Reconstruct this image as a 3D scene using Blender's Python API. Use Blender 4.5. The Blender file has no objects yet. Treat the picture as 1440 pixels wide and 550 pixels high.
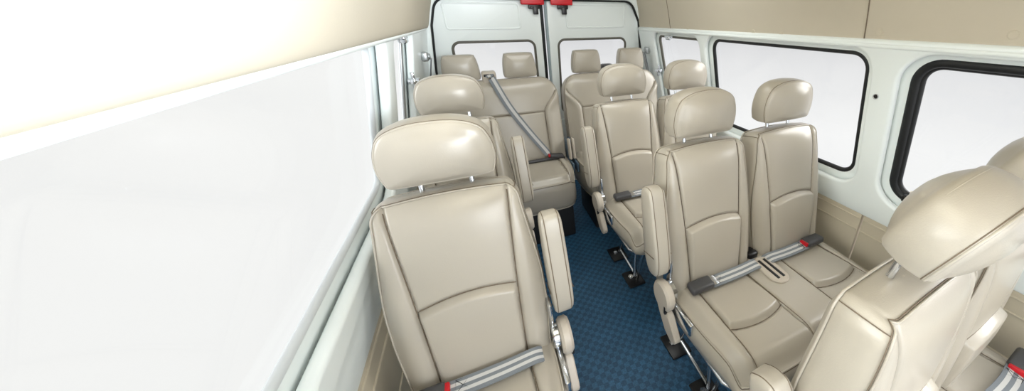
import bpy, bmesh, math
from mathutils import Vector, Matrix
C = bpy.context.scene.collection
SC = bpy.context.scene
H = 1.4                                  # camera height above the floor; the van was measured in these units

def lin(c):
    c /= 255.0
    return c / 12.92 if c <= .04045 else ((c + .055) / 1.055) ** 2.4
def rgb(r, g, b): return (lin(r), lin(g), lin(b), 1.0)

# ------------------------------------------------------------------ camera
cam_d = bpy.data.cameras.new('camera'); cam = bpy.data.objects.new('camera', cam_d); C.objects.link(cam)
FPX, CX, CY = 451.42, 895.0, 225.0
cam_d.sensor_fit = 'HORIZONTAL'; cam_d.sensor_width = 36.0
cam_d.lens = FPX / 1440.0 * 36.0
cam_d.shift_x = -(CX - 720.0) / 1440.0
cam_d.shift_y = (CY - 275.0) / 1440.0
cam_d.clip_start = .02
right = Vector((.90009266, -.43569852, 0)); down = Vector((-.17648876, -.36460127, -.91428531)); fwd = Vector((.39835276, .8229415, -.40507082))
m = Matrix((right, -down, -fwd)).transposed().to_4x4(); m.translation = (0, 0, H)
cam.matrix_world = m
SC.camera = cam

# ------------------------------------------------------------------ world, daylight, added fill lamps, exposure
w = bpy.data.worlds.new('sky'); SC.world = w; w.use_nodes = True
nt = w.node_tree; nt.nodes.clear()
tc = nt.nodes.new('ShaderNodeTexCoord'); sp = nt.nodes.new('ShaderNodeSeparateXYZ')
mr = nt.nodes.new('ShaderNodeMapRange'); cr = nt.nodes.new('ShaderNodeValToRGB'); bg = nt.nodes.new('ShaderNodeBackground'); ow = nt.nodes.new('ShaderNodeOutputWorld')
mr.inputs['From Min'].default_value = -1; mr.inputs['From Max'].default_value = 1
cr.color_ramp.elements[0].position = 0.0; cr.color_ramp.elements[0].color = (1.0, 1.0, 1.0, 1)
cr.color_ramp.elements[1].position = 1.0; cr.color_ramp.elements[1].color = (1.5, 1.52, 1.56, 1)
for p, c in ((.36, (1.0, 1.0, 1.0, 1)), (.44, (.86, .86, .87, 1)), (.49, (.70, .70, .72, 1)), (.56, (.90, .91, .94, 1))):
    e = cr.color_ramp.elements.new(p); e.color = c
nt.links.new(tc.outputs['Generated'], sp.inputs[0]); nt.links.new(sp.outputs['Z'], mr.inputs['Value'])
nt.links.new(mr.outputs['Result'], cr.inputs['Fac'])
mx_ = nt.nodes.new('ShaderNodeMapRange'); mx_.inputs['From Min'].default_value = .15; mx_.inputs['From Max'].default_value = -.25
nt.links.new(sp.outputs['X'], mx_.inputs['Value'])
mw = nt.nodes.new('ShaderNodeMixRGB'); mw.inputs[2].default_value = (.97, .97, .96, 1)      # the left side of the sky is evenly bright
nt.links.new(mx_.outputs['Result'], mw.inputs[0]); nt.links.new(cr.outputs['Color'], mw.inputs[1]); nt.links.new(mw.outputs[0], bg.inputs['Color'])
bg.inputs['Strength'].default_value = 1.0
nt.links.new(bg.outputs[0], ow.inputs[0])
def sun(name, direction, strength, angle, color=(1, 1, 1)):
    d = bpy.data.lights.new(name, 'SUN'); d.energy = strength; d.angle = math.radians(angle); d.color = color
    o = bpy.data.objects.new(name, d); C.objects.link(o)
    o.rotation_euler = Vector(direction).to_track_quat('-Z', 'Y').to_euler(); return o
def area(name, loc, target, size, power, color=(1, 1, 1)):
    d = bpy.data.lights.new(name, 'AREA'); d.shape = 'RECTANGLE'; d.size, d.size_y = size; d.energy = power; d.color = color
    o = bpy.data.objects.new(name, d); C.objects.link(o); o.location = loc
    o.rotation_euler = (Vector(target) - Vector(loc)).to_track_quat('-Z', 'Y').to_euler(); return o
sun('sun_through_right_windows', (-.92, .34, -.50), 3.6, 42, (1, .985, .97))
sun('daylight_through_left_windows', (1.0, .12, -.26), 2.2, 36, (.97, 1, 1))
sun('daylight_through_windscreen', (-.25, 1.0, -.30), .3, 70)
area('front_daylight', (.95, -1.2, 1.3), (.95, 1.0, .6), (1.2, .9), 4.2, (.98, .99, 1)).data.spread = math.radians(110)
area('left_seat_fill', (.25, -.55, 1.10), (-.22, .60, .95), (.7, .7), 6.5, (.88, .94, 1))  # added fill lamp that pales the front left seat and wall
area('left_lining_fill', (.28, -.32, 1.46), (-.22, .62, 1.84), (.5, .3), 17, (.90, .95, 1)).data.spread = math.radians(75)  # unseen fill added to whiten the left side of the headliner
area('rear_fill', (.5, 1.35, 1.86), (.5, 2.2, .7), (.9, .4), 8.5, (.97, 1, 1))  # made-up lamp under the roof, brightens the back doors and rear benches
SC.view_settings.view_transform = 'Standard'
try: SC.view_settings.look = 'None'
except Exception: pass
SC.view_settings.exposure = 0.0; SC.view_settings.gamma = 1.0; SC.view_settings.use_curve_mapping = False

# ------------------------------------------------------------------ materials
def mat(name, col, rough=.5, metal=0.0, spec=.5, bump=None, coat=0.0):
    M = bpy.data.materials.new(name); M.use_nodes = True
    n = M.node_tree.nodes; l = M.node_tree.links; b = n['Principled BSDF']
    b.inputs['Base Color'].default_value = col; b.inputs['Roughness'].default_value = rough; b.inputs['Metallic'].default_value = metal
    b.inputs['Specular IOR Level'].default_value = spec; b.inputs['Coat Weight'].default_value = coat
    if bump:
        kind, scale, strength, dist, var = bump
        t = n.new('ShaderNodeTexCoord')
        x = n.new('ShaderNodeTexVoronoi' if kind == 'voronoi' else 'ShaderNodeTexNoise'); x.inputs['Scale'].default_value = scale
        if kind == 'noise': x.inputs['Detail'].default_value = 4
        l.new(t.outputs['Object'], x.inputs['Vector'])
        bp = n.new('ShaderNodeBump'); bp.inputs['Strength'].default_value = strength; bp.inputs['Distance'].default_value = dist
        l.new(x.outputs[0], bp.inputs['Height']); l.new(bp.outputs[0], b.inputs['Normal'])
        if var:
            y = n.new('ShaderNodeTexNoise'); y.inputs['Scale'].default_value = 6; y.inputs['Detail'].default_value = 3
            l.new(t.outputs['Object'], y.inputs['Vector'])
            mx = n.new('ShaderNodeMixRGB'); mx.inputs[1].default_value = tuple(c * (1 - var) for c in col[:3]) + (1,); mx.inputs[2].default_value = tuple(min(1, c * (1 + var)) for c in col[:3]) + (1,)
            l.new(y.outputs[0], mx.inputs[0]); l.new(mx.outputs[0], b.inputs['Base Color'])
    return M
LEATHER = mat('beige_leather', rgb(174, 167, 154), .28, 0, .65, ('voronoi', 420, .10, .001, .04))
SEAM = mat('seam_thread', rgb(112, 99, 83), .7)
WHITE = mat('white_paint', rgb(236, 243, 242), .35, 0, .5, None, .2)
HEADLINER = mat('headliner_fabric', rgb(196, 188, 171), .95, 0, .1, ('noise', 260, .25, .001, .03))
VINYL = mat('beige_vinyl', rgb(190, 181, 161), .5, 0, .4, ('voronoi', 300, .10, .001, .03))
RUBBER = mat('black_rubber', rgb(26, 28, 30), .45, 0, .4)
GREYRUB = mat('grey_rubber', rgb(92, 90, 82), .5)
BLACKPL = mat('black_plastic', rgb(22, 22, 25), .35)
DARKPL = mat('dark_grey_plastic', rgb(66, 66, 68), .4)
BEIGEPL = mat('beige_plastic', rgb(188, 179, 166), .4)
CREAMPL = mat('cream_plastic', rgb(226, 220, 208), .4)
CHROME = mat('chrome', rgb(215, 218, 222), .15, 1.0)
ALU = mat('aluminium', rgb(186, 190, 192), .35, .9)
SILVER = mat('pale_grey_rubber', rgb(205, 210, 212), .4)
REDPL = mat('red_plastic', rgb(196, 18, 32), .4)
WEBL = mat('webbing_light', rgb(196, 196, 194), .7)
WEBD = mat('webbing_dark', rgb(120, 126, 132), .75)
BLUESTEEL = mat('blue_grey_steel', rgb(84, 104, 120), .4, .3)
UNDERSHADE = mat('under_bench_shade', rgb(30, 31, 34), .6)  # near-black that stands in for the shade below the rear benches
def glass_mat():
    M = bpy.data.materials.new('window_glass'); M.use_nodes = True; n = M.node_tree.nodes; l = M.node_tree.links; n.clear()
    o = n.new('ShaderNodeOutputMaterial'); mx = n.new('ShaderNodeMixShader'); t = n.new('ShaderNodeBsdfTransparent'); g = n.new('ShaderNodeBsdfGlossy')
    g.inputs['Roughness'].default_value = .02; mx.inputs[0].default_value = .04
    t.inputs['Color'].default_value = (.985, .99, .99, 1)
    l.new(t.outputs[0], mx.inputs[1]); l.new(g.outputs[0], mx.inputs[2]); l.new(mx.outputs[0], o.inputs[0]); return M
GLASS = glass_mat()
def floor_mat():
    M = bpy.data.materials.new('blue_studded_floor'); M.use_nodes = True; n = M.node_tree.nodes; l = M.node_tree.links; b = n['Principled BSDF']
    t = n.new('ShaderNodeTexCoord'); mp = n.new('ShaderNodeMapping'); mp.inputs['Rotation'].default_value = (0, 0, 0)
    l.new(t.outputs['Object'], mp.inputs['Vector'])
    ck = n.new('ShaderNodeTexChecker'); ck.inputs['Scale'].default_value = 45
    l.new(mp.outputs[0], ck.inputs['Vector'])
    no = n.new('ShaderNodeTexNoise'); no.inputs['Scale'].default_value = 9; no.inputs['Detail'].default_value = 6; l.new(t.outputs['Object'], no.inputs['Vector'])
    n2 = n.new('ShaderNodeTexNoise'); n2.inputs['Scale'].default_value = 160; n2.inputs['Detail'].default_value = 4; l.new(t.outputs['Object'], n2.inputs['Vector'])
    ck.inputs['Color1'].default_value = rgb(34, 78, 110); ck.inputs['Color2'].default_value = rgb(49, 98, 134)
    m1 = n.new('ShaderNodeMixRGB'); m1.blend_type = 'MULTIPLY'; m1.inputs[0].default_value = .55
    r = n.new('ShaderNodeValToRGB'); r.color_ramp.elements[0].position = .3; r.color_ramp.elements[0].color = (.55, .55, .55, 1); r.color_ramp.elements[1].position = .7
    l.new(no.outputs[0], r.inputs[0]); l.new(ck.outputs['Color'], m1.inputs[1]); l.new(r.outputs[0], m1.inputs[2])
    m2 = n.new('ShaderNodeMixRGB'); m2.blend_type = 'MULTIPLY'; m2.inputs[0].default_value = .5
    r2 = n.new('ShaderNodeValToRGB'); r2.color_ramp.elements[0].position = .35; r2.color_ramp.elements[0].color = (.5, .5, .5, 1); r2.color_ramp.elements[1].position = .65; r2.color_ramp.elements[1].color = (1.3, 1.3, 1.3, 1)
    l.new(n2.outputs[0], r2.inputs[0]); l.new(m1.outputs[0], m2.inputs[1]); l.new(r2.outputs[0], m2.inputs[2])
    l.new(m2.outputs[0], b.inputs['Base Color']); b.inputs['Roughness'].default_value = .5
    bp = n.new('ShaderNodeBump'); bp.inputs['Strength'].default_value = .4; bp.inputs['Distance'].default_value = .002
    l.new(ck.outputs['Fac'], bp.inputs['Height']); l.new(bp.outputs[0], b.inputs['Normal'])
    return M
FLOOR = floor_mat()

# ------------------------------------------------------------------ helpers
class MB:
    """collects geometry for ONE mesh"""
    def __init__(s): s.v = []; s.f = []; s.m = []
    def add(s, verts, faces, mi=0):
        o = len(s.v); s.v += [Vector(p) for p in verts]
        for f in faces: s.f.append(tuple(i + o for i in f)); s.m.append(mi)
    def rings(s, rings, mi=0, closed=True, cap0=False, cap1=False):
        n = len(rings[0]); vs = [p for r in rings for p in r]; fs = []
        for a in range(len(rings) - 1):
            for i in range(n if closed else n - 1):
                j = (i + 1) % n
                fs.append((a * n + i, a * n + j, (a + 1) * n + j, (a + 1) * n + i))
        if cap0: fs.append(tuple(range(n - 1, -1, -1)))
        if cap1: fs.append(tuple((len(rings) - 1) * n + i for i in range(n)))
        s.add(vs, fs, mi)
    def tube(s, pts, r, mi=0, n=10, closed=False):
        P = [Vector(p) for p in pts]; N = len(P); rs = []
        up = None
        for i in range(N):
            t = (P[(i + 1) % N] - P[i - 1]) if closed else (P[min(i + 1, N - 1)] - P[max(i - 1, 0)])
            t.normalize()
            if up is None:
                up = Vector((0, 0, 1)) if abs(t.z) < .9 else Vector((1, 0, 0))
            a = (up - t * up.dot(t))
            if a.length < 1e-6: a = t.orthogonal()
            a.normalize(); b = t.cross(a); up = a
            rs.append([P[i] + (a * math.cos(2 * math.pi * k / n) + b * math.sin(2 * math.pi * k / n)) * r for k in range(n)])
        if closed: rs.append(rs[0]); s.rings(rs, mi)
        else: s.rings(rs, mi, True, True, True)
    def box(s, c, size, bev=.004, mi=0, M=None, seg=2):
        bm = bmesh.new(); bmesh.ops.create_cube(bm, size=1)
        for v in bm.verts: v.co = Vector((v.co.x * size[0], v.co.y * size[1], v.co.z * size[2]))
        if bev: bmesh.ops.bevel(bm, geom=list(bm.edges), offset=min(bev, min(size) * .49), segments=seg, affect='EDGES', profile=.5)
        T = Matrix.Translation(c) @ (M.to_4x4() if M else Matrix())
        bm.verts.index_update()
        s.add([T @ v.co for v in bm.verts], [[v.index for v in f.verts] for f in bm.faces], mi); bm.free()
    def cyl(s, c, axis, r, h, mi=0, n=32, bev=.004):
        z = Vector(axis).normalized(); x = z.orthogonal().normalized(); y = z.cross(x); c = Vector(c); rs = []
        for rr, hh in ((r - bev, -h / 2), (r, -h / 2 + bev), (r, h / 2 - bev), (r - bev, h / 2)):
            rs.append([c + z * hh + (x * math.cos(2 * math.pi * k / n) + y * math.sin(2 * math.pi * k / n)) * rr for k in range(n)])
        s.rings(rs, mi, True, True, True)
    def pillow(s, outline, org, U, V, N, T, cf=.02, cb=.01, rnd=.012, bulge=.0, mi=0):
        """closed cushion: outline (u,v) points, thickness T along N, crowned front and back"""
        k = len(outline); cu = sum(p[0] for p in outline) / k; cv = sum(p[1] for p in outline) / k
        R = sum(math.hypot(p[0] - cu, p[1] - cv) for p in outline) / k
        org, U, V, N = map(Vector, (org, U, V, N)); prof = []
        def sc(d): return 1 - d / R
        for q in (.02, .2, .4, .6, .75, .88): prof.append((q * sc(rnd), -T / 2 - cb * (1 - q ** 2.5)))
        for a in (0, 30, 60, 90): t = math.radians(a); prof.append((sc(rnd * (1 - math.sin(t))), -T / 2 + rnd * (1 - math.cos(t))))
        for q in (.25, .5, .75): prof.append((1 + bulge / R * math.sin(math.pi * q), -T / 2 + rnd + (T - 2 * rnd) * q))
        for a in (90, 60, 30, 0): t = math.radians(a); prof.append((sc(rnd * (1 - math.sin(t))), T / 2 - rnd * (1 - math.cos(t))))
        for q in (.88, .75, .6, .4, .2, .02): prof.append((q * sc(rnd), T / 2 + cf * (1 - q ** 2.5)))
        eu = max(abs(p[0] - cu) for p in outline); ev = max(abs(p[1] - cv) for p in outline)
        def inner(p, a):                                            # loops near the centre turn into ellipses
            du, dv = p[0] - cu, p[1] - cv
            if a >= .86: return du * a, dv * a
            t = math.atan2(dv / ev, du / eu); w_ = (a / .86) ** 2
            return (du * w_ + eu * math.cos(t) * (1 - w_)) * a, (dv * w_ + ev * math.sin(t) * (1 - w_)) * a
        rs = [[org + U * (cu + inner(p, a)[0]) + V * (cv + inner(p, a)[1]) + N * n for p in outline] for a, n in prof]
        s.rings(rs, mi, True, True, True)
        return lambda n, off=0.0: [org + U * (cu + (p[0] - cu) * (1 + off / R)) + V * (cv + (p[1] - cv) * (1 + off / R)) + N * n for p in outline]
    def mesh(s, name, mats, angle=40):
        me = bpy.data.meshes.new(name); me.from_pydata([tuple(p) for p in s.v], [], s.f)
        for mm in (mats if isinstance(mats, (list, tuple)) else [mats]): me.materials.append(mm)
        bm = bmesh.new(); bm.from_mesh(me)
        for f, mi in zip(bm.faces, s.m): f.material_index = mi
        bmesh.ops.recalc_face_normals(bm, faces=bm.faces)
        bm.to_mesh(me); bm.free()
        me.shade_smooth()
        me.set_sharp_from_angle(angle=math.radians(angle))
        return me
def link(name, me, parent=None, loc=(0, 0, 0), label=None):
    o = bpy.data.objects.new(name, me); C.objects.link(o); o.location = loc
    if parent: o.parent = parent
    if label: o['label'] = label
    return o
def thing(name, label, cat, loc=(0, 0, 0), group=None):
    o = bpy.data.objects.new(name, None); C.objects.link(o); o.location = loc; o.empty_display_size = .1
    o['label'] = label; o['category'] = cat
    if group: o['group'] = group
    return o
def tag(o, label, cat, group=None):
    o['label'] = label; o['category'] = cat
    if group: o['group'] = group
    return o
def struct(o, label=None):
    o['kind'] = 'structure'
    if label: o['label'] = label
    return o
def dup(root, loc, label, group=None):
    r = root.copy(); C.objects.link(r); r.location = loc; r['label'] = label
    if group: r['group'] = group
    def rec(a, b):
        for ch in a.children:
            c = ch.copy(); C.objects.link(c); c.parent = b; rec(ch, c)
    rec(root, r); return r
def sm(a, b, x):
    t = max(0, min(1, (x - a) / (b - a))); return t * t * (3 - 2 * t)
def spline(pts, n, closed=True):
    """Catmull-Rom through 2D/3D points"""
    P = [Vector(p) for p in pts]; N = len(P); out = []
    for i in range(N if closed else N - 1):
        g = (lambda k: P[k % N]) if closed else (lambda k: P[max(0, min(N - 1, k))])
        a, b, c, d = g(i - 1), g(i), g(i + 1), g(i + 2)
        for k in range(n):
            t = k / n
            out.append(.5 * ((2 * b) + (c - a) * t + (2 * a - 5 * b + 4 * c - d) * t * t + (3 * b - a - 3 * c + d) * t ** 3))
    if not closed: out.append(P[-1])
    return out
def rrect(x0, x1, y0, y1, r, n=8):
    out = []
    for cx, cy, a0 in ((x1 - r, y1 - r, 0), (x0 + r, y1 - r, 90), (x0 + r, y0 + r, 180), (x1 - r, y0 + r, 270)):
        for k in range(n + 1):
            a = math.radians(a0 + 90 * k / n); out.append((cx + r * math.cos(a), cy + r * math.sin(a)))
    return out
def round_poly(pts, r, n=6):
    """round the corners of a polygon; r is one radius or a list"""
    N = len(pts); out = []
    for i in range(N):
        a, b, c = (Vector((*pts[(i + k) % N], 0)) for k in (-1, 0, 1))
        rr = r[i] if isinstance(r, (list, tuple)) else r
        d1 = (a - b).normalized(); d2 = (c - b).normalized()
        if rr <= 0: out.append((b.x, b.y)); continue
        ang = d1.angle(d2); d = min(rr / math.tan(ang / 2), (a - b).length * .49, (c - b).length * .49)
        p, q = b + d1 * d, b + d2 * d
        for k in range(n + 1):
            t = k / n; s = p * (1 - t) ** 2 + b * 2 * t * (1 - t) + q * t * t; out.append((s.x, s.y))
    return out
def sheet(name, mats, outer, holes, fmap, thick=.01, bevel=.004, parent=None):
    """flat panel with holes, in its own (a,b) plane, mapped to the place by fmap(a,b,depth)"""
    cu = bpy.data.curves.new(name, 'CURVE'); cu.dimensions = '2D'; cu.fill_mode = 'BOTH'
    cu.extrude = max(0.0005, thick / 2 - bevel); cu.bevel_depth = bevel; cu.bevel_resolution = 3; cu.offset = -bevel
    for lp in [outer] + holes:
        s = cu.splines.new('POLY'); s.points.add(len(lp) - 1); s.use_cyclic_u = True
        for p, q in zip(s.points, lp): p.co = (q[0], q[1], 0, 1)
    o = bpy.data.objects.new(name, cu); C.objects.link(o)
    me = bpy.data.meshes.new_from_object(o.evaluated_get(bpy.context.evaluated_depsgraph_get())); C.objects.unlink(o); bpy.data.objects.remove(o); bpy.data.curves.remove(cu)
    for v in me.vertices: v.co = fmap(v.co.x, v.co.y, v.co.z)
    me.materials.clear()
    for mm in (mats if isinstance(mats, (list, tuple)) else [mats]): me.materials.append(mm)
    bm = bmesh.new(); bm.from_mesh(me); bmesh.ops.remove_doubles(bm, verts=bm.verts, dist=1e-5); bmesh.ops.recalc_face_normals(bm, faces=bm.faces); bm.to_mesh(me); bm.free()
    me.shade_smooth(); me.set_sharp_from_angle(angle=math.radians(30))
    me.name = name
    return link(name, me, parent)

# ================================================================== STRUCTURE
# side walls lean inward: x as a function of height (units of H relative to the camera)
ZR0, XR0, ZR1, XR1 = -.53, 1.0, -.051, .89
ZL0, XL0, ZL1, XL1 = -.53, -.2725, -.033, -.175
def rmap(y, z, d):                       # (y, z) in camera units -> world, d metres towards outside
    k = (XR1 - XR0) / (ZR1 - ZR0); n = Vector((1, 0, -k)).normalized()
    return Vector(((XR0 + k * (z - ZR0)) * H, y * H, H + z * H)) + n * d
def lmap(y, z, d):
    k = (XL1 - XL0) / (ZL1 - ZL0); n = Vector((-1, 0, k)).normalized()
    return Vector(((XL0 + k * (z - ZL0)) * H, y * H, H + z * H)) + n * d
def unitmap(f, off): return lambda a, b, d: f(a / H, b / H, d + off)
def Hs(pts): return [(a * H, b * H) for a, b in pts]

# floor
b = MB(); b.box((.51, .95, -.02), (2.1, 4.0, .04), .0)
fl = struct(link('floor', b.mesh('floor', FLOOR)))

YR = 1.80                                # rear frame plane
def window(n, side, y0, y1, z0, z1, r, seal=RUBBER, sr=.009, rim=.028, inner=True):
    f = rmap if side == 'R' else lmap
    root = bpy.data.objects.new('window_%d' % n, None); C.objects.link(root); struct(root)
    pts = rrect(y0, y1, z0, z1, r, 10)
    s = MB(); off = .030
    loop = [f(a, b_, off) for a, b_ in pts]; s.tube(loop, sr, 0, 10, True)
    if inner:
        pin = rrect(y0 + .009, y1 - .009, z0 + .009, z1 - .009, max(.01, r - .009), 10)
        s.tube([f(a, b_, off + .008) for a, b_ in pin], sr * .75, 0, 10, True)
    link('window_seal', s.mesh('window_seal', seal), root)
    sheet('window_pane', GLASS, [(a * H, c * H) for a, c in pts], [], unitmap(f, off + .008), .004, .0005, root)
    return root
RW = [(1, 'R', 1.245, 1.615, -.455, -.092, .03), (2, 'R', .515, 1.155, -.452, -.088, .045), (3, 'R', -.45, .405, -.462, -.094, .05)]
LW = [(4, 'L', 1.02, 1.305, -.40, -.058, .02), (5, 'L', -.45, .885, -.372, -.054, .03)]
def wall(name, side, wins, ztop):
    f = rmap if side == 'R' else lmap
    root = sheet(name, WHITE, Hs([(-.62, -.56), (1.84, -.56), (1.84, ztop), (-.62, ztop)]),
                 [Hs(rrect(y0 - .024, y1 + .024, z0 - .024, z1 + .022, r + .02, 10)) for _, _, y0, y1, z0, z1, r in wins], unitmap(f, .0), .03, .012)
    struct(root)
    sheet('window_flange', WHITE, Hs([(-.62, -.56), (1.84, -.56), (1.84, ztop), (-.62, ztop)]),
          [Hs(rrect(y0 - .003, y1 + .003, z0 - .003, z1 + .003, r, 10)) for _, _, y0, y1, z0, z1, r in wins], unitmap(f, .028), .012, .002, root)
    return root
wr = wall('wall_right', 'R', RW, -.046)
wl = wall('wall_left', 'L', LW, -.022)
for a in RW: window(*a, seal=(RUBBER if a[0] == 3 else GREYRUB if a[0] == 1 else RUBBER), sr=(.015 if a[0] == 3 else .0105), inner=(a[0] == 3))
for a in LW: window(*a, seal=(ALU if a[0] == 4 else SILVER), sr=.009, inner=False)
# lower walls: padded vinyl trim panels with stitched ribs
def vinyl(n, side, y0, y1):
    x = XR0 * H if side == 'R' else XL0 * H; sg = 1 if side == 'R' else -1
    f = (lambda a, b_, d: Vector((x + sg * (d + .012), a, b_)))
    root = sheet('trim_%d' % n, VINYL, [(y0 * H, .02), (y1 * H, .02), (y1 * H, (1 + ZR0 + .003) * H), (y0 * H, (1 + ZR0 + .003) * H)], [], f, .03, .006)
    struct(root)
    for k, zz in enumerate((.425, .385, .27, .16)):
        s = MB(); s.tube([(x - sg * .0035, (y0 + .004) * H, zz * H), (x - sg * .0035, (y1 - .004) * H, zz * H)], .004, 0, 8)
        link('stitched_rib', s.mesh('stitched_rib', VINYL), root)
vinyl(1, 'R', -.62, .4475); vinyl(2, 'R', .4525, 1.25); vinyl(3, 'R', 1.255, 1.80)
vinyl(4, 'L', -.62, .4); vinyl(5, 'L', .405, 1.1); vinyl(6, 'L', 1.105, 1.80)

# headliner: one swept roof lining
prof = [(.905, -.052), (.889, -.056), (.872, .02), (.84, .14), (.80, .26), (.74, .325), (.64, .352), (.36, .362), (.08, .352), (-.02, .325), (-.07, .26), (-.10, .14), (-.14, .02), (-.160, -.038), (-.178, -.034)]
pin = spline([(x, z, 0) for x, z in prof], 6, False)
def roof_rings(ys, d=0.0):
    out = []
    for y in ys:
        out.append([Vector((p.x * H, y * H, H + p.y * H)) for p in pin])
    return out
b = MB()
rr = roof_rings([-.62, -.2, .2, .6, 1.0, 1.4, 1.80]); b.rings(rr, 0, False)
r2 = [[v + Vector((.51 - v.x, 0, H * 1.1 - v.z)).normalized() * -.02 for v in r] for r in rr]; b.rings(r2, 0, False)
def lining_strip(y):
    s = MB()
    rs = []
    for p, q in zip(pin[:-1], pin[1:]): pass
    pts = [Vector((p.x * H, y * H, H + p.y * H)) + (Vector((.51, y * H, H * 1.1)) - Vector((p.x * H, y * H, H + p.y * H))).normalized() * .0005 for p in pin[6:len(pin) // 2]]
    s.tube(pts, .0022, 0, 6); return s
ceil = struct(link('ceiling', b.mesh('ceiling', HEADLINER)))
for y in (.523, 1.45):
    link('lining_seam', lining_strip(y).mesh('lining_seam', SEAM), ceil)
def lining_button(y, zz, side='R'):
    k = (zz + .056) / (.02 + .056); x = .889 + (.872 - .889) * k
    n = Vector((-1, 0, -.23)).normalized(); c = Vector((x * H, y * H, H + zz * H)) + n * .002
    s = MB(); u = Vector((0, 1, 0)); v = n.cross(u)
    s.tube([c + (u * math.cos(t * math.pi / 12) + v * math.sin(t * math.pi / 12)) * .011 for t in range(24)], .0012, 0, 6, True)
    s.cyl(c, n, .010, .003, 0, 24, .001)
    link('lining_button', s.mesh('lining_button', HEADLINER), ceil)
for y, zz in ((.49, -.032), (.262, -.028), (.90, -.045), (1.30, -.047), (.78, -.047), (1.62, -.047)): lining_button(y, zz)
# thin white trim strip under the headliner on both sides
for n, f, z in ((7, rmap, -.060), (8, lmap, -.042)):
    s = MB(); s.tube([f(-.62, z, -.012), f(1.79, z, -.012)], .008, 0, 12)
    struct(link('trim_%d' % n, s.mesh('trim', WHITE)))

# rear frame and doors (leaning forward at the top)
LEAN = .13
def ymap(Y): return lambda a, b_, d: Vector((a, Y * H - LEAN * (b_ + .1 * H) + d, H + b_))
op = [(-.205, -.93), (-.178, -.235), (-.150, -.03), (-.113, .085), (.83, .085), (.884, -.02), (.905, -.17), (.945, -.93)]
op = [op[i] for i in range(len(op) - 1, -1, -1)]
opr = round_poly(op, [.03, 0, 0, .075, .075, 0, 0, .03], 10)
wb = struct(sheet('wall_back', WHITE, Hs([(-.30, -1), (1.025, -1), (1.025, -.53), (.918, -.05), (.90, .42), (-.19, .42), (-.205, -.03), (-.30, -.53)]), [Hs(opr)], ymap(1.80), .03, .010))
s = MB(); mp_ = ymap(1.805); s.tube([mp_(a * H, c * H, 0) for a, c in opr], .013, 0, 10, True)
struct(link('trim_9', s.mesh('trim', RUBBER)))
def rdoor(n, xs, win, emb, xgap):
    root = struct(sheet('door_%d' % n, WHITE, Hs(xs), [Hs(win)], ymap(1.835), .03, .010))
    sl = MB(); f = ymap(1.826); sl.tube([f(a * H, c * H, 0) for a, c in win], .009, 0, 10, True)
    link('window_seal', sl.mesh('window_seal', GREYRUB), root)
    sheet('window_pane', GLASS, Hs(win), [], ymap(1.838), .004, .0005, root)
    g = MB(); f = ymap(1.826); g.tube([f(a * H, c * H, 0) for a, c in emb], .007, 0, 10, True)
    link('embossed_border', g.mesh('embossed_border', WHITE), root)
    p = sheet('inner_panel', WHITE, Hs([(xs[0][0] + .02, -.9), (xs[1][0] - .02, -.9), (xs[1][0] - .02, -.56), (xs[0][0] + .02, -.56)]), [], ymap(1.818), .012, .004, root)
    return root
W1 = rrect(-.085, .296, -.52, -.107, .035, 8); W2 = rrect(.420, .812, -.52, -.107, .035, 8)
d1 = rdoor(1, [(-.23, -.95), (.340, -.95), (.340, .12), (-.175, .12), (-.20, -.235)], W1, rrect(-.09, .235, -.048, .062, .012), .34)
d2 = rdoor(2, [(.372, -.95), (.97, -.95), (.925, -.17), (.90, .12), (.372, .12)], W2, rrect(.47, .80, -.048, .062, .012), .38)
s = MB(); f = ymap(1.83); s.tube([f(.344 * H, -.93 * H, 0), f(.344 * H, .11 * H, 0)], .013, 0, 10)
struct(link('trim_10', s.mesh('trim', RUBBER)))
s = MB(); f = ymap(1.832); s.tube([f(.366 * H, -.93 * H, 0), f(.366 * H, .11 * H, 0)], .011, 0, 10)
struct(link('trim_11', s.mesh('trim', mat('grey_door_trim', rgb(150, 164, 170), .4))))

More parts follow.
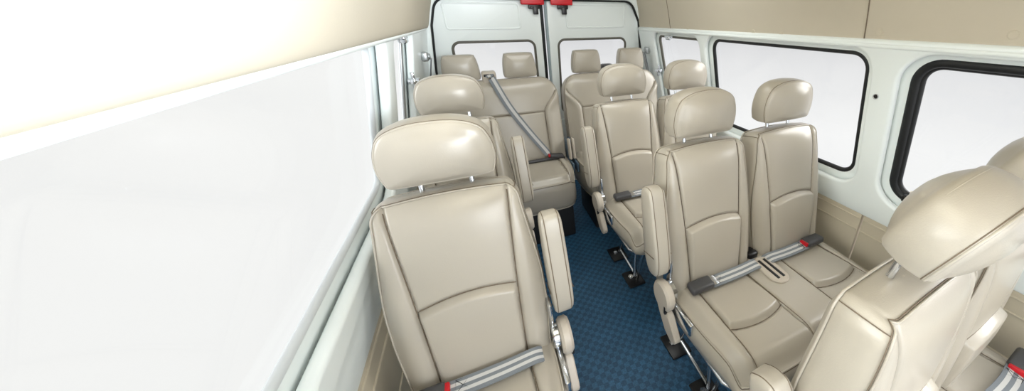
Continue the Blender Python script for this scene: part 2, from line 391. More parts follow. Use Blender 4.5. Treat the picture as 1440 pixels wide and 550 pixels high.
# ================================================================== SEATS (local frame: floor under the seat/back crease, +y towards the rear)
RA = math.radians(12.0)
DV = Vector((0, math.sin(RA), math.cos(RA))); DN = Vector((0, -math.cos(RA), math.sin(RA))); DU = Vector((1, 0, 0))
def topdrop(s, W, drop):                                             # crown of the top edge plus round shoulders of radius drop[1]
    R = drop[1]; q = max(0, abs(s) * W - (W - R)) / R
    return drop[0] * s * s + R * (1 - math.sqrt(max(0, 1 - min(1, q) ** 2.2)))
def back_mesh(W, Hb, seamfun, arch, T0=.125, T1=.098, rear=False, wprof=None, drop=(.010, .034), nu=120, nv=130, side_seam=True):
    b = MB(); base = Vector((0, 0, .49)); vb = -.06
    wp = wprof or (lambda q: W * (.935 + .065 * sm(0, .38, q) - .15 * sm(.45, 1.0, q)))
    def P(i, j):
        s = -1 + 2 * i / nu; t = j / nv
        s = math.copysign(abs(s) * 1.2 - .2 * abs(s) ** 6, s)
        vt = Hb - topdrop(s, W, drop)
        v = vb + (vt - vb) * t; u = s * wp(max(0, (v - vb) / (Hb - vb)))
        return u, v, s, t
    def N(u, v, s, t):
        n = .026 * (1 - abs(s) ** 3.0) * (1 - abs(2 * t - 1) ** 8)
        n += -.010 * max(abs(s) ** 14, t ** 20)
        for h in seamfun(u, v): n += h
        a = arch(u, v)
        return n + a
    g = [[None] * (nv + 1) for _ in range(nu + 1)]
    for i in range(nu + 1):
        for j in range(nv + 1):
            u, v, s, t = P(i, j); g[i][j] = (u, v, N(u, v, s, t))
    pos = lambda q: base + DU * q[0] + DV * q[1] + DN * q[2]
    vs = [pos(g[i][j]) for i in range(nu + 1) for j in range(nv + 1)]
    fs = [(i * (nv + 1) + j, (i + 1) * (nv + 1) + j, (i + 1) * (nv + 1) + j + 1, i * (nv + 1) + j + 1) for i in range(nu) for j in range(nv)]
    b.add(vs, fs, 0)
    loop = [g[i][0] for i in range(0, nu)] + [g[nu][j] for j in range(0, nv)] + [g[i][nv] for i in range(nu, 0, -1)] + [g[0][j] for j in range(nv, 0, -1)]
    n = len(loop); nr = []
    for k in range(n):
        a = Vector(loop[k - 3][:2]); c = Vector(loop[(k + 3) % n][:2]); t = (c - a).normalized(); nr.append(Vector((t.y, -t.x)))
    def ring(off, dep):
        out = []
        for k in range(n):
            u, v, h = loop[k]; T = T0 + (T1 - T0) * max(0, min(1, v / Hb))
            out.append((u + nr[k].x * off, v + nr[k].y * off, h * (1 - dep) - T * dep))
        return out
    rs = [ring(o, d) for o, d in ((0, 0), (.004, .06), (.008, .2), (.010, .45), (.008, .7), (.002, .9), (-.008, 1.0))]
    R3 = [[pos(q) for q in r] for r in rs]
    last = rs[-1]; cu = 0; cv = sum(q[1] for q in last) / n
    for k_, dd in ((.9, .012), (.7, .02), (.4, .024), (.05, .025)):
        R3.append([pos((q[0] * k_, cv + (q[1] - cv) * k_, q[2] - dd)) for q in last])
    b.rings(R3, 0, True, False, True)
    keep = [k for k in range(n) if loop[k][1] > -.04]
    i0 = keep[0] if keep[0] != 0 else 0
    order = sorted(keep)
    p1 = [pos((loop[k][0] + nr[k].x * .002, loop[k][1] + nr[k].y * .002, loop[k][2] + .0005)) for k in order ]
    # piping: front rim and rear rim, up one side over the top and down the other
    b.tube(p1[::2], .0024, 0, 8)
    rb = ring(.004, .93); b.tube([pos(rb[k]) for k in order][::2], .0028, 0, 8)
    b.tube([pos((q[0] + nr[k].x * .0046, q[1] + nr[k].y * .0046, q[2] - .003)) for k, q in ((k, loop[k]) for k in order)][::2], .0010, 1, 6)
    if side_seam:
        for uu in (-1, 1):                                          # seam across the boxing at each shoulder
            ks = min(order, key=lambda k: abs(loop[k][0] - uu * W * .83) + abs(loop[k][1] - (Hb - .020)))
            b.tube([pos(ring(o + .0015, d)[ks]) for o, d in ((.002, .03), (.004, .06), (.008, .2), (.010, .45), (.008, .7), (.002, .9))], .0011, 1, 6)
    return b, pos, N, P, wp
def groove(d, wdt=.0045, dep=.009): return -dep * math.exp(-(d / wdt) ** 2)
Hb = .515
def us(v): return .113 + .028 * max(0, v / Hb) ** 1.5
def arch_v(u): return .228 + .020 * (1 - (u / .12) ** 2)
def seams(u, v):
    d = abs(u) - us(v); out = [groove(d)]
    out.append(.012 * math.exp(-((d - .035) / .028) ** 2) if d > 0 else 0)
    return out
def arch(u, v):
    if abs(u) > us(v): return 0
    e = arch_v(u) - v; edge = sm(0, .012, us(v) - abs(u))
    return edge * (.019 * sm(-.002, .014, e) * (1 - .6 * sm(.05, .22, e)) + groove(e + .003, .0045, .006))
def seam_lines(b, pos, N, P, curves):
    for c in curves:
        b.tube([pos((u, v, h + .0042)) for u, v, h in c], .0013, 1, 5)
def base_n(W, Hb, wp, drop, u, v, sf, af):
    s = max(-1, min(1, u / wp(max(0, (v + .06) / (Hb + .06))))); vt = Hb - topdrop(s, W, drop); t = (v + .06) / (vt + .06)
    n = .026 * (1 - abs(s) ** 3.0) * (1 - abs(2 * t - 1) ** 8) - .010 * max(abs(s) ** 14, t ** 20)
    return n + sum(sf(u, v)) + af(u, v)
def make_back():
    W = .190; b, pos, N, P, wp = back_mesh(W, Hb, seams, arch)
    dr = (.010, .034); cs = []
    for sg in (-1, 1):
        cs.append([(sg * us(v), v, base_n(W, Hb, wp, dr, sg * us(v), v, seams, arch)) for v in [(-.05 + (Hb + .03) * k / 40) for k in range(41)]])
    cs.append([(u, arch_v(u) + .003, base_n(W, Hb, wp, dr, u, arch_v(u) + .003, seams, arch)) for u in [-.118 + .236 * k / 30 for k in range(31)]])
    seam_lines(b, pos, N, P, cs)
    return b.mesh('backrest', [LEATHER, SEAM], 50)
BACK = make_back()
def make_headrest(hw, hh, T, cf=.022, shape=None):
    o = spline([(p[0] * hw, p[1] * hh) for p in (shape or ((-.86, .005), (-.95, .10), (-1.0, .34), (-.95, .62), (-.80, .84), (-.46, .965), (0, 1.0), (.46, .965), (.80, .84), (.95, .62), (1.0, .34), (.95, .10), (.86, .005), (.45, -.012), (0, -.015), (-.45, -.012)))], 6)
    o = [(p.x, p.y) for p in o]
    b = MB(); A = 0.0; V = Vector((0, math.sin(A), math.cos(A))); N = Vector((0, -math.cos(A), math.sin(A)))
    rim = b.pillow(o, (0, 0, 0), DU, V, N, T, cf, .028, .020, .003)
    b.tube(rim(T / 2 - .010, -.004), .0026, 0, 8, True)
    b.tube(rim(T / 2 - .0135, -.0015), .0010, 1, 6, True)
    b.tube(rim(-T / 2 + .014, -.004), .0024, 0, 8, True)
    return b.mesh('headrest', [LEATHER, SEAM], 60)
HEADREST = make_headrest(.131, .156, .090)
REARHEAD = make_headrest(.104, .152, .085, .014, ((-.88, .0), (-.98, .08), (-1.0, .3), (-.95, .65), (-.86, .90), (-.72, .985), (0, 1.0), (.72, .985), (.86, .90), (.95, .65), (1.0, .3), (.98, .08), (.88, .0), (.45, -.01), (0, -.012), (-.45, -.01)))
def posts_mesh(L=.09):
    b = MB(); b.tube([-DV * .03, DV * L], .0065, 0, 12); return b.mesh('headrest_post', CHROME)
def guide_mesh():
    b = MB(); b.cyl(DV * .002, DV, .0155, .012, 0, 20, .004); b.box(DV * .004 + Vector((.016, 0, 0)), (.016, .014, .010), .004)
    return b.mesh('post_guide', CREAMPL)
def posts(hr, bk, at, half):
    for sg in (-1, 1):
        link('headrest_post', POST, hr, (sg * half, at[1] - hr.location.y, at[2] - hr.location.z), 'chrome headrest post')
        link('post_guide', GUIDE, bk, (at[0] + sg * half, at[1], at[2]))
POST = posts_mesh(); GUIDE = guide_mesh()
def armrest_mesh():
    b = MB()
    o = spline([(-.036, .02), (-.045, .08), (-.042, .20), (-.036, .292), (-.018, .312), (.012, .312), (.032, .294), (.040, .20), (.047, .08), (.042, .025), (.022, -.008), (-.014, -.008)], 6)
    rim = b.pillow([(p.x, p.y) for p in o], (0, 0, 0), Vector((0, math.cos(RA), -math.sin(RA))), DV, Vector((1, 0, 0)), .058, .004, .004, .014)
    b.tube(rim(.020, -.002), .0016, 1, 6, True); b.tube(rim(-.020, -.002), .0016, 1, 6, True)
    V = DV; U = Vector((0, math.cos(RA), -math.sin(RA)))
    for sx in (-.0335, .0335):
        b.tube([Vector((sx, 0, 0)) + V * .075 + U * -.036, Vector((sx, 0, 0)) + V * .072 + U * .038], .0013, 1, 6)
    return b.mesh('armrest', [LEATHER, SEAM], 60)
ARM = armrest_mesh()
ZC = .49
def cushion_mesh(pads, xl, xr, yb=.03, yf=-.372, th=.125, hw=.112, plen=.215, front_round=.03, skirt=.018, ncell=.0042, seam_skew=.02, rear=False):
    b = MB(); nx = int((xr - xl) / ncell); ny = int((yb - yf) / ncell)
    def sx(px, sg, y):                                               # pad side seam
        t = (yb - y) / (yb - yf); return px + sg * (hw - .004 + .010 * t) + seam_skew * t * (1 if sg > 0 else .6)
    def hgt(x, y, s, t):
        e = min((s) * (xr - xl), (1 - s) * (xr - xl)); fe = t * (yb - yf)
        z = -.030 * (1 - sm(0, .055, e)) ** 2 - .040 * (1 - sm(0, .075, fe)) ** 2
        near = None
        for px in pads:
            l, r = sx(px, -1, y), sx(px, 1, y)
            if l < x < r: near = px
            z += groove(x - l, .004, .007 * sm(.0, .05, fe)) + groove(x - r, .004, .007 * sm(.0, .05, fe))
        if near is None: z += .010 * sm(0, .1, fe)
        else:
            l, r = sx(near, -1, y), sx(near, 1, y); q = (x - (l + r) / 2) / ((r - l) / 2)
            yl = -plen - .022 * (1 - q * q); d = y - yl
            if not rear:
                edge = sm(0, .016, x - l) * sm(0, .016, r - x)
                z += edge * (.016 * sm(-.002, .016, d) * (1 - .45 * sm(.03, .2, d)) + groove(d + .003, .0045, .006))
        return z
    g = []
    for i in range(nx + 1):
        s = i / nx; col = []
        for j in range(ny + 1):
            t = j / ny
            q = 2 * s - 1; f = yf + front_round * abs(q) ** (6 if len(pads) == 1 else 12)
            y = f + (yb - f) * t
            inset = .028 * (1 - t) ** 3
            x = xl + inset + (xr - xl - 2 * inset) * s
            col.append(Vector((x, y, ZC + hgt(x, y, s, t))))
        g.append(col)
    b.add([p for c in g for p in c], [(i * (ny + 1) + j, (i + 1) * (ny + 1) + j, (i + 1) * (ny + 1) + j + 1, i * (ny + 1) + j + 1) for i in range(nx) for j in range(ny)], 0)
    loop = [g[i][0] for i in range(nx)] + [g[nx][j] for j in range(ny)] + [g[i][ny] for i in range(nx, 0, -1)] + [g[0][j] for j in range(ny, 0, -1)]
    n = len(loop); nr = []
    for k in range(n):
        t = loop[(k + 6) % n] - loop[k - 6]; t.z = 0; t.normalize(); nr.append(Vector((t.y, -t.x, 0)))
    zb = ZC - th; rs = []
    for off, q in ((0, 0), (.006, .05), (skirt * .8, .25), (skirt, .5), (skirt * .55, .78), (-.004, .94), (-.02, 1.0)):
        rs.append([Vector((p.x, p.y, p.z + (zb - p.z) * q)) + nr[k] * off for k, p in enumerate(loop)])
    c = sum(rs[-1], Vector()) / n
    for kk in (.8, .05): rs.append([Vector((c.x + (p.x - c.x) * kk, c.y + (p.y - c.y) * kk, p.z)) for p in rs[-1 if kk == .8 else -2]])
    b.rings(rs, 0, True, False, True)
    ks = [k for k in range(n) if loop[k].y < yb - .02]
    b.tube([loop[k] + nr[k] * .003 for k in (ks[ks.index(max(ks)):] if 0 else [k for k in range(n - ny, n)][::3] + [k for k in range(0, nx + ny)][::3])], .0028, 0, 8)
    b.tube([loop[k] + nr[k] * .0055 + Vector((0, 0, -.003)) for k in ([k for k in range(n - ny, n)][::3] + [k for k in range(0, nx + ny)][::3])], .0014, 1, 6)
    b.tube([rs[5][k] for k in ([k for k in range(n - ny, n)][::3] + [k for k in range(0, nx + ny)][::3])], .0026, 0, 8)
    def top(x, y):
        t0 = (y - yf) / (yb - yf); s = (x - xl) / (xr - xl); return hgt(x, y, max(0, min(1, s)), t0)
    for px in pads:
        for sg in (-1, 1):
            b.tube([Vector((sx(px, sg, y), y, ZC + top(sx(px, sg, y), y) + .003)) for y in [yb + (yf + .004 - yb) * k / 40 for k in range(41)]], .0013, 1, 5)
        if not rear:
            ln = []
            for k in range(31):
                q = -.97 + 1.94 * k / 30; y = -plen - .022 * (1 - q * q) - .003; l, r = sx(px, -1, y), sx(px, 1, y); x = (l + r) / 2 + q * (r - l) / 2
                ln.append(Vector((x, y, ZC + top(x, y) + .003)))
            b.tube(ln, .0013, 1, 5)
    return b.mesh('seat_cushion', [LEATHER, SEAM], 50)
PITCH = .403
CUSH1 = cushion_mesh([0], -.182, .182)
CUSH2 = cushion_mesh([0, PITCH], -.182, PITCH + .182)
def recliner_mesh(sg):
    b = MB(); x = sg * .225
    b.cyl((x, -.012, .498), (1, 0, 0), .056, .034, 0, 40, .008)
    o = round_poly([(.045, -.035), (-.045, -.045), (-.105, -.125), (-.085, -.155), (-.030, -.135), (.020, -.075)], .022, 5)
    cx = x - sg * .002
    ring = lambda d, k: [Vector((cx + d, -.012 + p[0] * k + (1 - k) * -.05, .498 + p[1] * k + (1 - k) * -.12)) for p in o]
    b.rings([ring(-.013, .9), ring(-.009, 1), ring(.009, 1), ring(.013, .9)], 0, True, True, True)
    b.box((x + sg * .012, -.045, .462), (.012, .010, .034), .002, 1)
    return b.mesh('recliner_cover', [BEIGEPL, BLACKPL], 40)
def hinge_mesh(sg):
    b = MB(); x = sg * .198
    b.cyl((x, -.010, .505), (1, 0, 0), .036, .022, 0, 24, .004); b.cyl((x + sg * .010, -.010, .505), (1, 0, 0), .018, .012, 0, 18, .004)
    b.box((x, -.07, .452), (.016, .16, .05), .006); b.box((x - sg * .004, .02, .56), (.012, .05, .13), .006)
    return b.mesh('recliner_hinge', [BLUESTEEL if sg == 0 else CHROME], 40)
def leg_mesh(x):
    b = MB()
    f, r = Vector((x, -.135, .012)), Vector((x, .105, .012))
    b.tube([f + Vector((.012, .012, 0)), Vector((x + .06, -.055, .36))], .0095, 0, 12)
    b.tube([f + Vector((.018, -.01, 0)), Vector((x + .06, -.20, .365))], .0095, 0, 12)
    b.tube([r + Vector((.012, 0, 0)), Vector((x + .06, .02, .36))], .0095, 0, 12)
    b.tube([f + Vector((.015, .02, .01)), r + Vector((.015, -.02, .03))], .0085, 0, 12)
    return b.mesh('leg', CHROME)
def plate_mesh():
    b = MB(); b.box((0, 0, .006), (.10, .125, .012), .006); b.cyl((-.012, .01, .015), (0, 0, 1), .017, .010, 1, 6, .002); b.cyl((-.012, .01, .022), (0, 0, 1), .009, .010, 1, 16, .002)
    return b.mesh('floor_plate', [BLACKPL, CHROME])
PLATE = plate_mesh()
def rail_mesh(x0, x1):
    b = MB(); z = .352
    for x in (x0, x1): b.tube([(x, .03, z), (x, -.28, z), (x + (.02 if x < .1 else -.02), -.31, z)], .011, 0, 12)
    for y in (.02, -.27): b.tube([(x0, y, z), (x1, y, z)], .011, 0, 12)
    return b.mesh('seat_frame', CHROME)
def web(path, width, wdir, mi=(0, 1, 0, 1, 0), t=.0025):
    """flat strap along path with lengthwise stripes"""
    b = MB(); P = [Vector(p) for p in path]; k = len(mi)
    W = [Vector(wdir if not callable(wdir) else wdir(i)).normalized() for i in range(len(P))]
    for q in range(k):
        a0, a1 = -width / 2 + width * q / k, -width / 2 + width * (q + 1) / k; rs = []
        for i, p in enumerate(P):
            tg = (P[min(i + 1, len(P) - 1)] - P[max(i - 1, 0)]).normalized(); n = tg.cross(W[i]).normalized()
            rs.append([p + W[i] * a0 + n * t, p + W[i] * a1 + n * t, p + W[i] * a1 - n * t, p + W[i] * a0 - n * t])
        b.rings(rs, mi[q], True, True, True)
    return b
def buckle_mesh(size=(.095, .048, .028), red=True):
    b = MB(); b.box((0, 0, 0), size, .010, 0, None, 3)
    if red: b.box((size[0] / 2 + .003, 0, .001), (.012, size[1] * .72, size[2] * .62), .003, 1)
    else: b.box((size[0] / 2 + .006, 0, 0), (.030, size[1] * .8, .006), .002, 2)
    return b.mesh('belt_buckle', [DARKPL, REDPL, CHROME])
BUCKLE = buckle_mesh(); BUCKLE_PLAIN = buckle_mesh(red=False)
def lap_belt(parent, x0, x1, buckle, yb=-.055, z0=None, flip=False):
    z = (z0 or ZC + .030)
    p = [(x0, yb, z), (x0 + (x1 - x0) * .3, yb - .004, z + .003), (x0 + (x1 - x0) * .6, yb - .002, z + .001), (x0 + (x1 - x0) * .9, yb + .004, z - .002), (x1, yb + .014, z - .02)]
    pts = spline(p, 6, False)
    o = link('lap_belt', web(pts, .046, (0, 1, .15), (1, 0, 1, 0, 1)).mesh('lap_belt', [WEBL, WEBD], 30), parent)
    # stitched box near the buckle end
    s = MB(); a, c = x0 + (x1 - x0) * .10, x0 + (x1 - x0) * .24
    q = [(a, -.017), (c, -.017), (a, .017), (c, .017), (a, -.017), (a, .017), (c, -.017), (c, .017)]
    s.tube([Vector((u, yb + v, z + .0045 + v * .15)) for u, v in q], .0011, 0, 5)
    link('belt_stitching', s.mesh('belt_stitching', BLACKPL), o)
    bo = link('belt_buckle', buckle, parent, (x0 - (.045 if x1 > x0 else -.045), yb, z + .006))
    bo.rotation_euler = (math.radians(6), 0, 0 if x1 > x0 else math.pi)
    return o
def slot_mesh():
    b = MB(); o = rrect(-.040, .040, -.10, .045, .038, 8)
    r = lambda k, z: [Vector((p[0] * k, -.025 + (p[1] + .025) * (1 - (1 - k) * .6), z)) for p in o]
    b.rings([r(1, -.012), r(1, .004), r(.9, .008)], 0, True, True, True)
    for x in (-.012, .012): b.box((x * 1.1, -.027, .008), (.012, .105, .004), .002, 1)
    return b.mesh('belt_slot_trim', [BEIGEPL, BLACKPL])
SLOT = slot_mesh()
def boot_mesh(sg):
    b = MB(); b.box((sg * .03, 0, .03), (.05, .05, .05), .012, 0, None, 3); return b.mesh('belt_anchor', BLACKPL)
HRPOS = Vector((0, 0, .49)) + DV * (Hb - .004) + DN * -.056
def back_unit(parent, x, seatmat=None):
    bk = link('backrest', BACK, parent, (x, 0, 0))
    hr = link('headrest', HEADREST, parent, (x, HRPOS.y - .002, HRPOS.z + .046))
    posts(hr, bk, (0, HRPOS.y, HRPOS.z), .059)
    return bk
def side_fit(parent, sg, xo=0.0, arm=True, tilt=0.0):
    if arm:
        a = link('armrest', ARM, parent, (xo + sg * .235, .012, .590))
        if tilt: a.rotation_euler = (tilt, 0, 0)
    r = link('recliner_cover', recliner_mesh(sg), parent, (xo, 0, 0), 'beige plastic recliner cover with a black lever slot')
    link('recliner_hinge', hinge_mesh(sg), parent, (xo, 0, 0), 'bare metal recliner hinge')
def feet(parent, xs):
    for x in xs:
        link('leg', leg_mesh(x), parent, (0, 0, 0), 'chrome tube leg')
        for y in (-.135, .105): link('floor_plate', PLATE, parent, (x, y, 0), 'black floor plate with a bolt')
def single_seat(label, loc):
    t = thing('passenger_seat', label, 'seat', loc, 'single seats along the left wall')
    back_unit(t, 0); link('seat_cushion', CUSH1, t); side_fit(t, 1); feet(t, (-.09, .09)); link('seat_frame', rail_mesh(-.16, .16), t, (0, 0, 0), 'chrome seat frame tube')
    lap_belt(t, -.095, .150, BUCKLE, -.062)
    return t
def double_seat(label, loc, arm_tilt=0.0):
    t = thing('double_seat', label, 'seat', loc, 'double seats along the right wall')
    back_unit(t, 0); back_unit(t, PITCH); link('seat_cushion', CUSH2, t); side_fit(t, -1, 0, True, arm_tilt)
    feet(t, (-.075, PITCH + .09)); link('seat_frame', rail_mesh(-.16, PITCH + .16), t, (0, 0, 0), 'chrome seat frame tube')
    link('belt_slot_trim', SLOT, t, (PITCH * .52, -.062, ZC + .012), 'beige plastic belt slot trim')
    lap_belt(t, -.055, PITCH * .47, BUCKLE_PLAIN)
    lap_belt(t, PITCH + .035, PITCH * .57, BUCKLE)
    s = MB(); s.box((0, 0, 0), (.05, .05, .06), .012, 0, None, 3)
    link('belt_anchor', s.mesh('belt_anchor', BLACKPL), t, (PITCH * .5, .015, ZC + .005), 'black belt anchor between the backrests')
    return t
XA = .489 * H; Y1 = .525 * H; ROW = .5 * H; XS = -.088 * H
s1 = single_seat('beige leather single seat at the left, closest to the camera, with striped belt across it', (XS, Y1, 0))
s2 = dup(s1, (XS, Y1 + ROW, 0), 'beige leather single seat at the left, half hidden directly behind the front single seat')
r1 = double_seat('beige double seat on the right with fully visible cushions and a red buckle', (XA, Y1, 0))
r2 = dup(r1, (XA, Y1 + ROW, 0), 'beige double seat on the right in front of the rear bench, V-shaped legs showing')
r0 = dup(r1, (.674, .138, -.0), 'beige double seat in the bottom right corner seen from its side, cropped by the frame')
r0.rotation_euler.z = .05
belt_b = [ch.data.name for ch in r0.children if ch.name.startswith('lap_belt')][1:]
for ch in r0.children:                  # this row's backrests stand upright
    kind = ch.name.split('.')[0]
    if kind in ('lap_belt', 'belt_buckle') and (ch.location.x > .3 or ch.data.name in belt_b): ch.location += Vector((.075, -.05, -.01))
    if kind in ('backrest', 'headrest'):
        th = math.radians(11.5); p = Vector((0, 0, .49)); o = ch.location.copy(); o.x = 0
        q = p + Matrix.Rotation(th, 3, 'X') @ (o - p); ch.location = (ch.location.x, q.y, q.z - ((.05 if kind == 'backrest' else .010)))
        ch.rotation_euler = (th if kind == 'backrest' else math.radians(20), 0, 0)
        if kind == 'headrest': ch.scale = (.93, 1, .95)
    if kind == 'armrest': ch.rotation_euler = (math.radians(-13), 0, 0); ch.location.z = .445

# ------------------------------------------------------------------ rear benches
HBR = .555; WR = .368
def rseam_u(v): return .262 + .095 * sm(.30, .47, v) ** 1.3
RH = .325
def rseams(u, v):
    d = abs(u) - rseam_u(v); out = [groove(d, .005, .010) if v < .46 else 0]
    out.append(.018 * math.exp(-((d - .03) / .03) ** 2) if (d > 0 and v < .46) else 0)
    return out
def rarch(u, v): return groove(v - RH, .005, .008) if abs(u) < rseam_u(v) else 0
def rear_back():
    wp = lambda q: WR * (.985 + .015 * sm(0, .4, q) - .03 * sm(.75, 1.0, q)); dr = (.004, .10)
    b, pos, N, P, wp = back_mesh(WR, HBR, rseams, rarch, .12, .10, True, wp, dr, 150, 120, False)
    cs = [[(u, RH, base_n(WR, HBR, wp, dr, u, RH, rseams, rarch)) for u in [-.262 + .524 * k / 40 for k in range(41)]]]
    for sg in (-1, 1):
        cs.append([(sg * rseam_u(v), v, base_n(WR, HBR, wp, dr, sg * rseam_u(v), v, rseams, rarch)) for v in [-.05 + .50 * k / 40 for k in range(41)]])
    seam_lines(b, pos, N, P, cs)
    return b.mesh('backrest', [LEATHER, SEAM], 50)
RBACK = rear_back()
RCUSH = cushion_mesh([-.165, .165], -.362, .362, .03, -.36, .235, .135, .3, .05, .010, .006, 0.0, True)
def rear_bench(label, loc, heads, belt_side):
    t = thing('rear_bench', label, 'seat', loc, 'rear benches before the back doors')
    bk = link('backrest', RBACK, t); link('seat_cushion', RCUSH, t)
    hp = Vector((0, 0, .49)) + DV * (HBR - .003) + DN * -.05
    for x in heads:
        hr = link('headrest', REARHEAD, t, (x, hp.y - .002, hp.z + .020))
        posts(hr, bk, (x, hp.y, hp.z), .045)
    s = MB(); s.box((0, -.12, .125), (.64, .36, .25), .012)
    link('bench_shade_box', s.mesh('bench_shade_box', UNDERSHADE), t, (0, 0, 0), 'black box standing in for the shade under the bench')  # closed dark box put in for the shade under the cushion
    return t
XBL, XBR, YB = .078 * H, .643 * H, 1.545 * H
rl = rear_bench('rear bench by the left back door, diagonal shoulder belt across its backrest', (XBL, YB, -.045), ((.185 * H - XBL), (-.064 * H - XBL)), 1)
rr_ = rear_bench('rear bench by the right back door, partly hidden by the right-hand double seat', (XBR, YB, -.045), ((.512 * H - XBR), (.762 * H - XBR)), -1)
for t in (rl, rr_): t.location.z = 0
def on_back(u, v, n): return Vector((0, 0, .49)) + DU * u + DV * v + DN * n
# belt retractor on the left bench
def shoulder_belt(t, u0, u1):
    s = MB(); p = on_back(u0, HBR + .02, -.03); s.box(p, (.085, .075, .085), .014, 0, None, 3); s.box(p + DN * .040 + DV * .012, (.060, .012, .016), .003, 1)
    rt = link('belt_retractor', s.mesh('belt_retractor', [BEIGEPL, BLACKPL]), t, (0, 0, 0), 'beige plastic belt retractor cover')
    P = [on_back(u0, HBR + .030, .012), on_back(u0 + .012, HBR + .012, .030), on_back(u0 + (u1 - u0) * .3, .38, .046), on_back(u0 + (u1 - u0) * .65, .2, .044), on_back(u1 - .01, .055, .046), on_back(u1, .03, .05)]
    pts = spline(P, 8, False); d = (pts[20] - pts[12]).normalized(); wd = d.cross(DN).normalized()
    link('shoulder_belt', web(pts, .046, lambda i: wd if i > 7 else (DU * (1 - i / 8) + wd * (i / 8 if wd.x > 0 else -i / 8)), (1, 0, 0, 1, 1)).mesh('shoulder_belt', [WEBL, WEBD], 30), t)
    bo = link('belt_buckle', BUCKLE, t, tuple(on_back(u1 + .055, .015, .062))); bo.rotation_euler = (0, math.radians(-10), math.pi)
    s = MB(); s.tube([on_back(u1 + .11, -.01, .055), on_back(u1 + .03, .0, .06), on_back(u1 - .2, .0, .055)], .012, 0, 8)
    link('belt_stalk', s.mesh('belt_stalk', DARKPL), t)
shoulder_belt(rl, .045 * H - XBL, .245 * H - XBL)
s = MB(); p = on_back(.625 * H - XBR, HBR + .02, -.03); s.box(p, (.085, .075, .085), .014, 0, None, 3)
link('belt_retractor', s.mesh('belt_retractor', [DARKPL]), rr_, (0, 0, 0), 'dark plastic belt retractor cover')
# steel side brackets with beige levers on the inner ends of both benches
def bracket(t, x, sg):
    s = MB(); s.box((x, .02, .50), (.014, .11, .20), .006); s.box((x, -.08, .44), (.014, .16, .07), .006); s.cyl((x + sg * .008, .0, .50), (1, 0, 0), .028, .014, 0, 20, .003)
    link('side_bracket', s.mesh('side_bracket', BLUESTEEL), t, (0, 0, 0), 'blue-grey steel side bracket')
    b = MB(); b.box((0, 0, .055), (.018, .045, .15), .008, 0, None, 3); o = link('recliner_lever', b.mesh('recliner_lever', BEIGEPL), t, (x + sg * .002 - sg * .0, -.075, .50), 'beige plastic recliner lever'); o.rotation_euler = (-RA * .8, 0, 0)
bracket(rl, .380, 1); bracket(rr_, -.380, -1)

# ================================================================== FITTINGS
def hook(name, label, x):                # red release tags over the rear door gap with black latches
    t = thing(name, label, 'handle', (0, 0, 0), 'red release handles on the back doors')
    f = ymap(1.80); c = f(x * H, .088 * H, 0)
    s = MB(); s.box(c, (.155, .022, .085), .008, 0, None, 3); link('grip', s.mesh('grip', REDPL), t)
    s = MB(); c2 = f(x * H + .010, .041 * H, .012); s.box(c2 + Vector((0, 0, .012)), (.075, .028, .030), .005); s.box(c2 + Vector((.008, -.004, -.012)), (.034, .026, .05), .005); s.cyl(c2 + Vector((-.018, -.012, .006)), (0, 1, 0), .010, .016, 0, 14, .003)
    link('latch', s.mesh('latch', BLACKPL), t, (0, 0, 0), 'black latch')
hook('release_handle', 'red release handle on the left back door, black latch hanging below', .300)
hook('release_handle', 'red release handle on the right back door, black latch hanging below', .442)
def wall_belt(label, f, y, z, y2, z2, sg):
    t = thing('wall_belt', label, 'seat belt', (0, 0, 0), 'shoulder belts hanging on the side walls')
    c = f(y, z, -.03); s = MB(); s.box(c, (.035, .05, .05), .010, 0, None, 3); s.cyl(c + Vector((-sg * .02, 0, 0)), (1, 0, 0), .016, .014, 0, 16, .003)
    link('anchor', s.mesh('anchor', ALU), t)
    P = spline([f(y, z - .005, -.06), f(y + (y2 - y) * .3, z + (z2 - z) * .35, -.05), f(y2, z2, -.035)], 8, False)
    link('webbing', web(P, .045, (0, 1, .1), (1, 0, 1, 0, 1)).mesh('webbing', [WEBL, WEBD], 30), t)
wall_belt('grey shoulder belt hanging on the right wall beside the small rear window', rmap, 1.715, -.165, 1.745, -.36, 1)
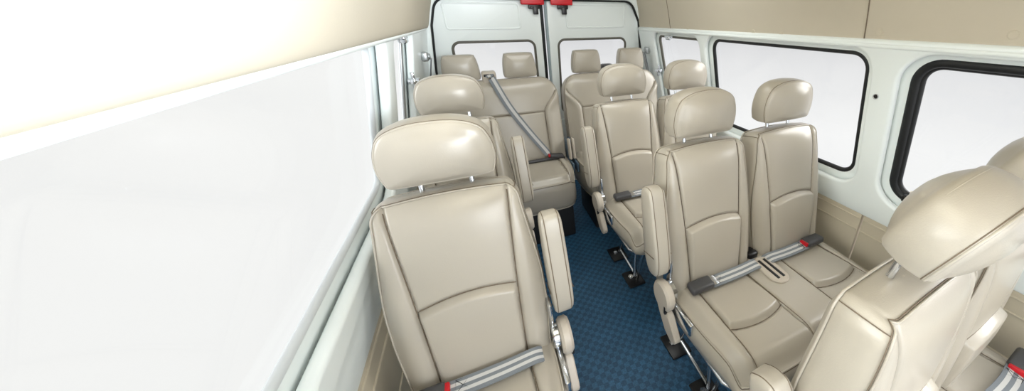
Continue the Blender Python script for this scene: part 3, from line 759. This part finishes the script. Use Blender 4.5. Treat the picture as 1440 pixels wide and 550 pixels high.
wall_belt('grey shoulder belt anchored on the left wall beside the back door frame', lmap, 1.545, -.135, 1.72, -.34, -1)
def vent_latch(label, f, y, z):
    t = thing('window_latch', label, 'latch', (0, 0, 0), 'catches on the small side windows')
    s = MB(); c = f(y, z, -.012); s.box(c, (.024, .06, .022), .005); s.cyl(c, (1, 0, 0), .014, .05, 0, 16, .003); s.box(c + Vector((0, 0, .022)), (.014, .016, .04), .004)
    link('catch', s.mesh('catch', CHROME), t)
    s = MB(); s.box(c + Vector((0, .0, -.028)), (.018, .014, .03), .004); link('lever', s.mesh('lever', ALU), t)
vent_latch('chrome catch on the rear edge of the small right window', rmap, 1.635, -.272)
vent_latch('chrome catch on the rear edge of the small left window', lmap, 1.325, -.195)
def vent_hinge(label, f, y, z):
    t = thing('vent_hinge', label, 'hinge', (0, 0, 0), 'hinges over the small side windows')
    s = MB(); c = f(y, z, .0); s.box(c, (.02, .085, .012), .004); link('plate', s.mesh('plate', CHROME), t)
    s = MB(); s.cyl(c + Vector((0, 0, -.012)), (0, 1, 0), .012, .05, 0, 14, .003); link('knuckle', s.mesh('knuckle', CHROME), t)
vent_hinge('dark steel hinge on the top edge of the small right window', rmap, 1.485, -.086)
vent_hinge('steel hinge on the top edge of the small left window', lmap, 1.22, -.054)
s = MB(); c = rmap(.469, -.182, -.016); s.cyl(c, (1, 0, .23), .0075, .004, 0, 20, .001); s.tube([c + Vector((-.002, math.cos(t * math.pi / 8) * .0085, math.sin(t * math.pi / 8) * .0085)) for t in range(16)], .0015, 1, 6, True)
tag(link('screw_hole', s.mesh('screw_hole', [BLACKPL, ALU])), 'small black hole in the white pillar between the two right windows', 'hole')
t = thing('sliding_window_catch', 'clear and black catch in the lower corner of the nearest right window', 'catch', (0, 0, 0))
s = MB(); c = rmap(.345, -.452, .012); s.box(c, (.02, .07, .03), .006); link('body', s.mesh('body', BLACKPL), t)
s = MB(); s.box(c + Vector((-.002, -.01, .025)), (.012, .055, .026), .005); link('tab', s.mesh('tab', CREAMPL), t, (0, 0, 0), 'clear pale tab')
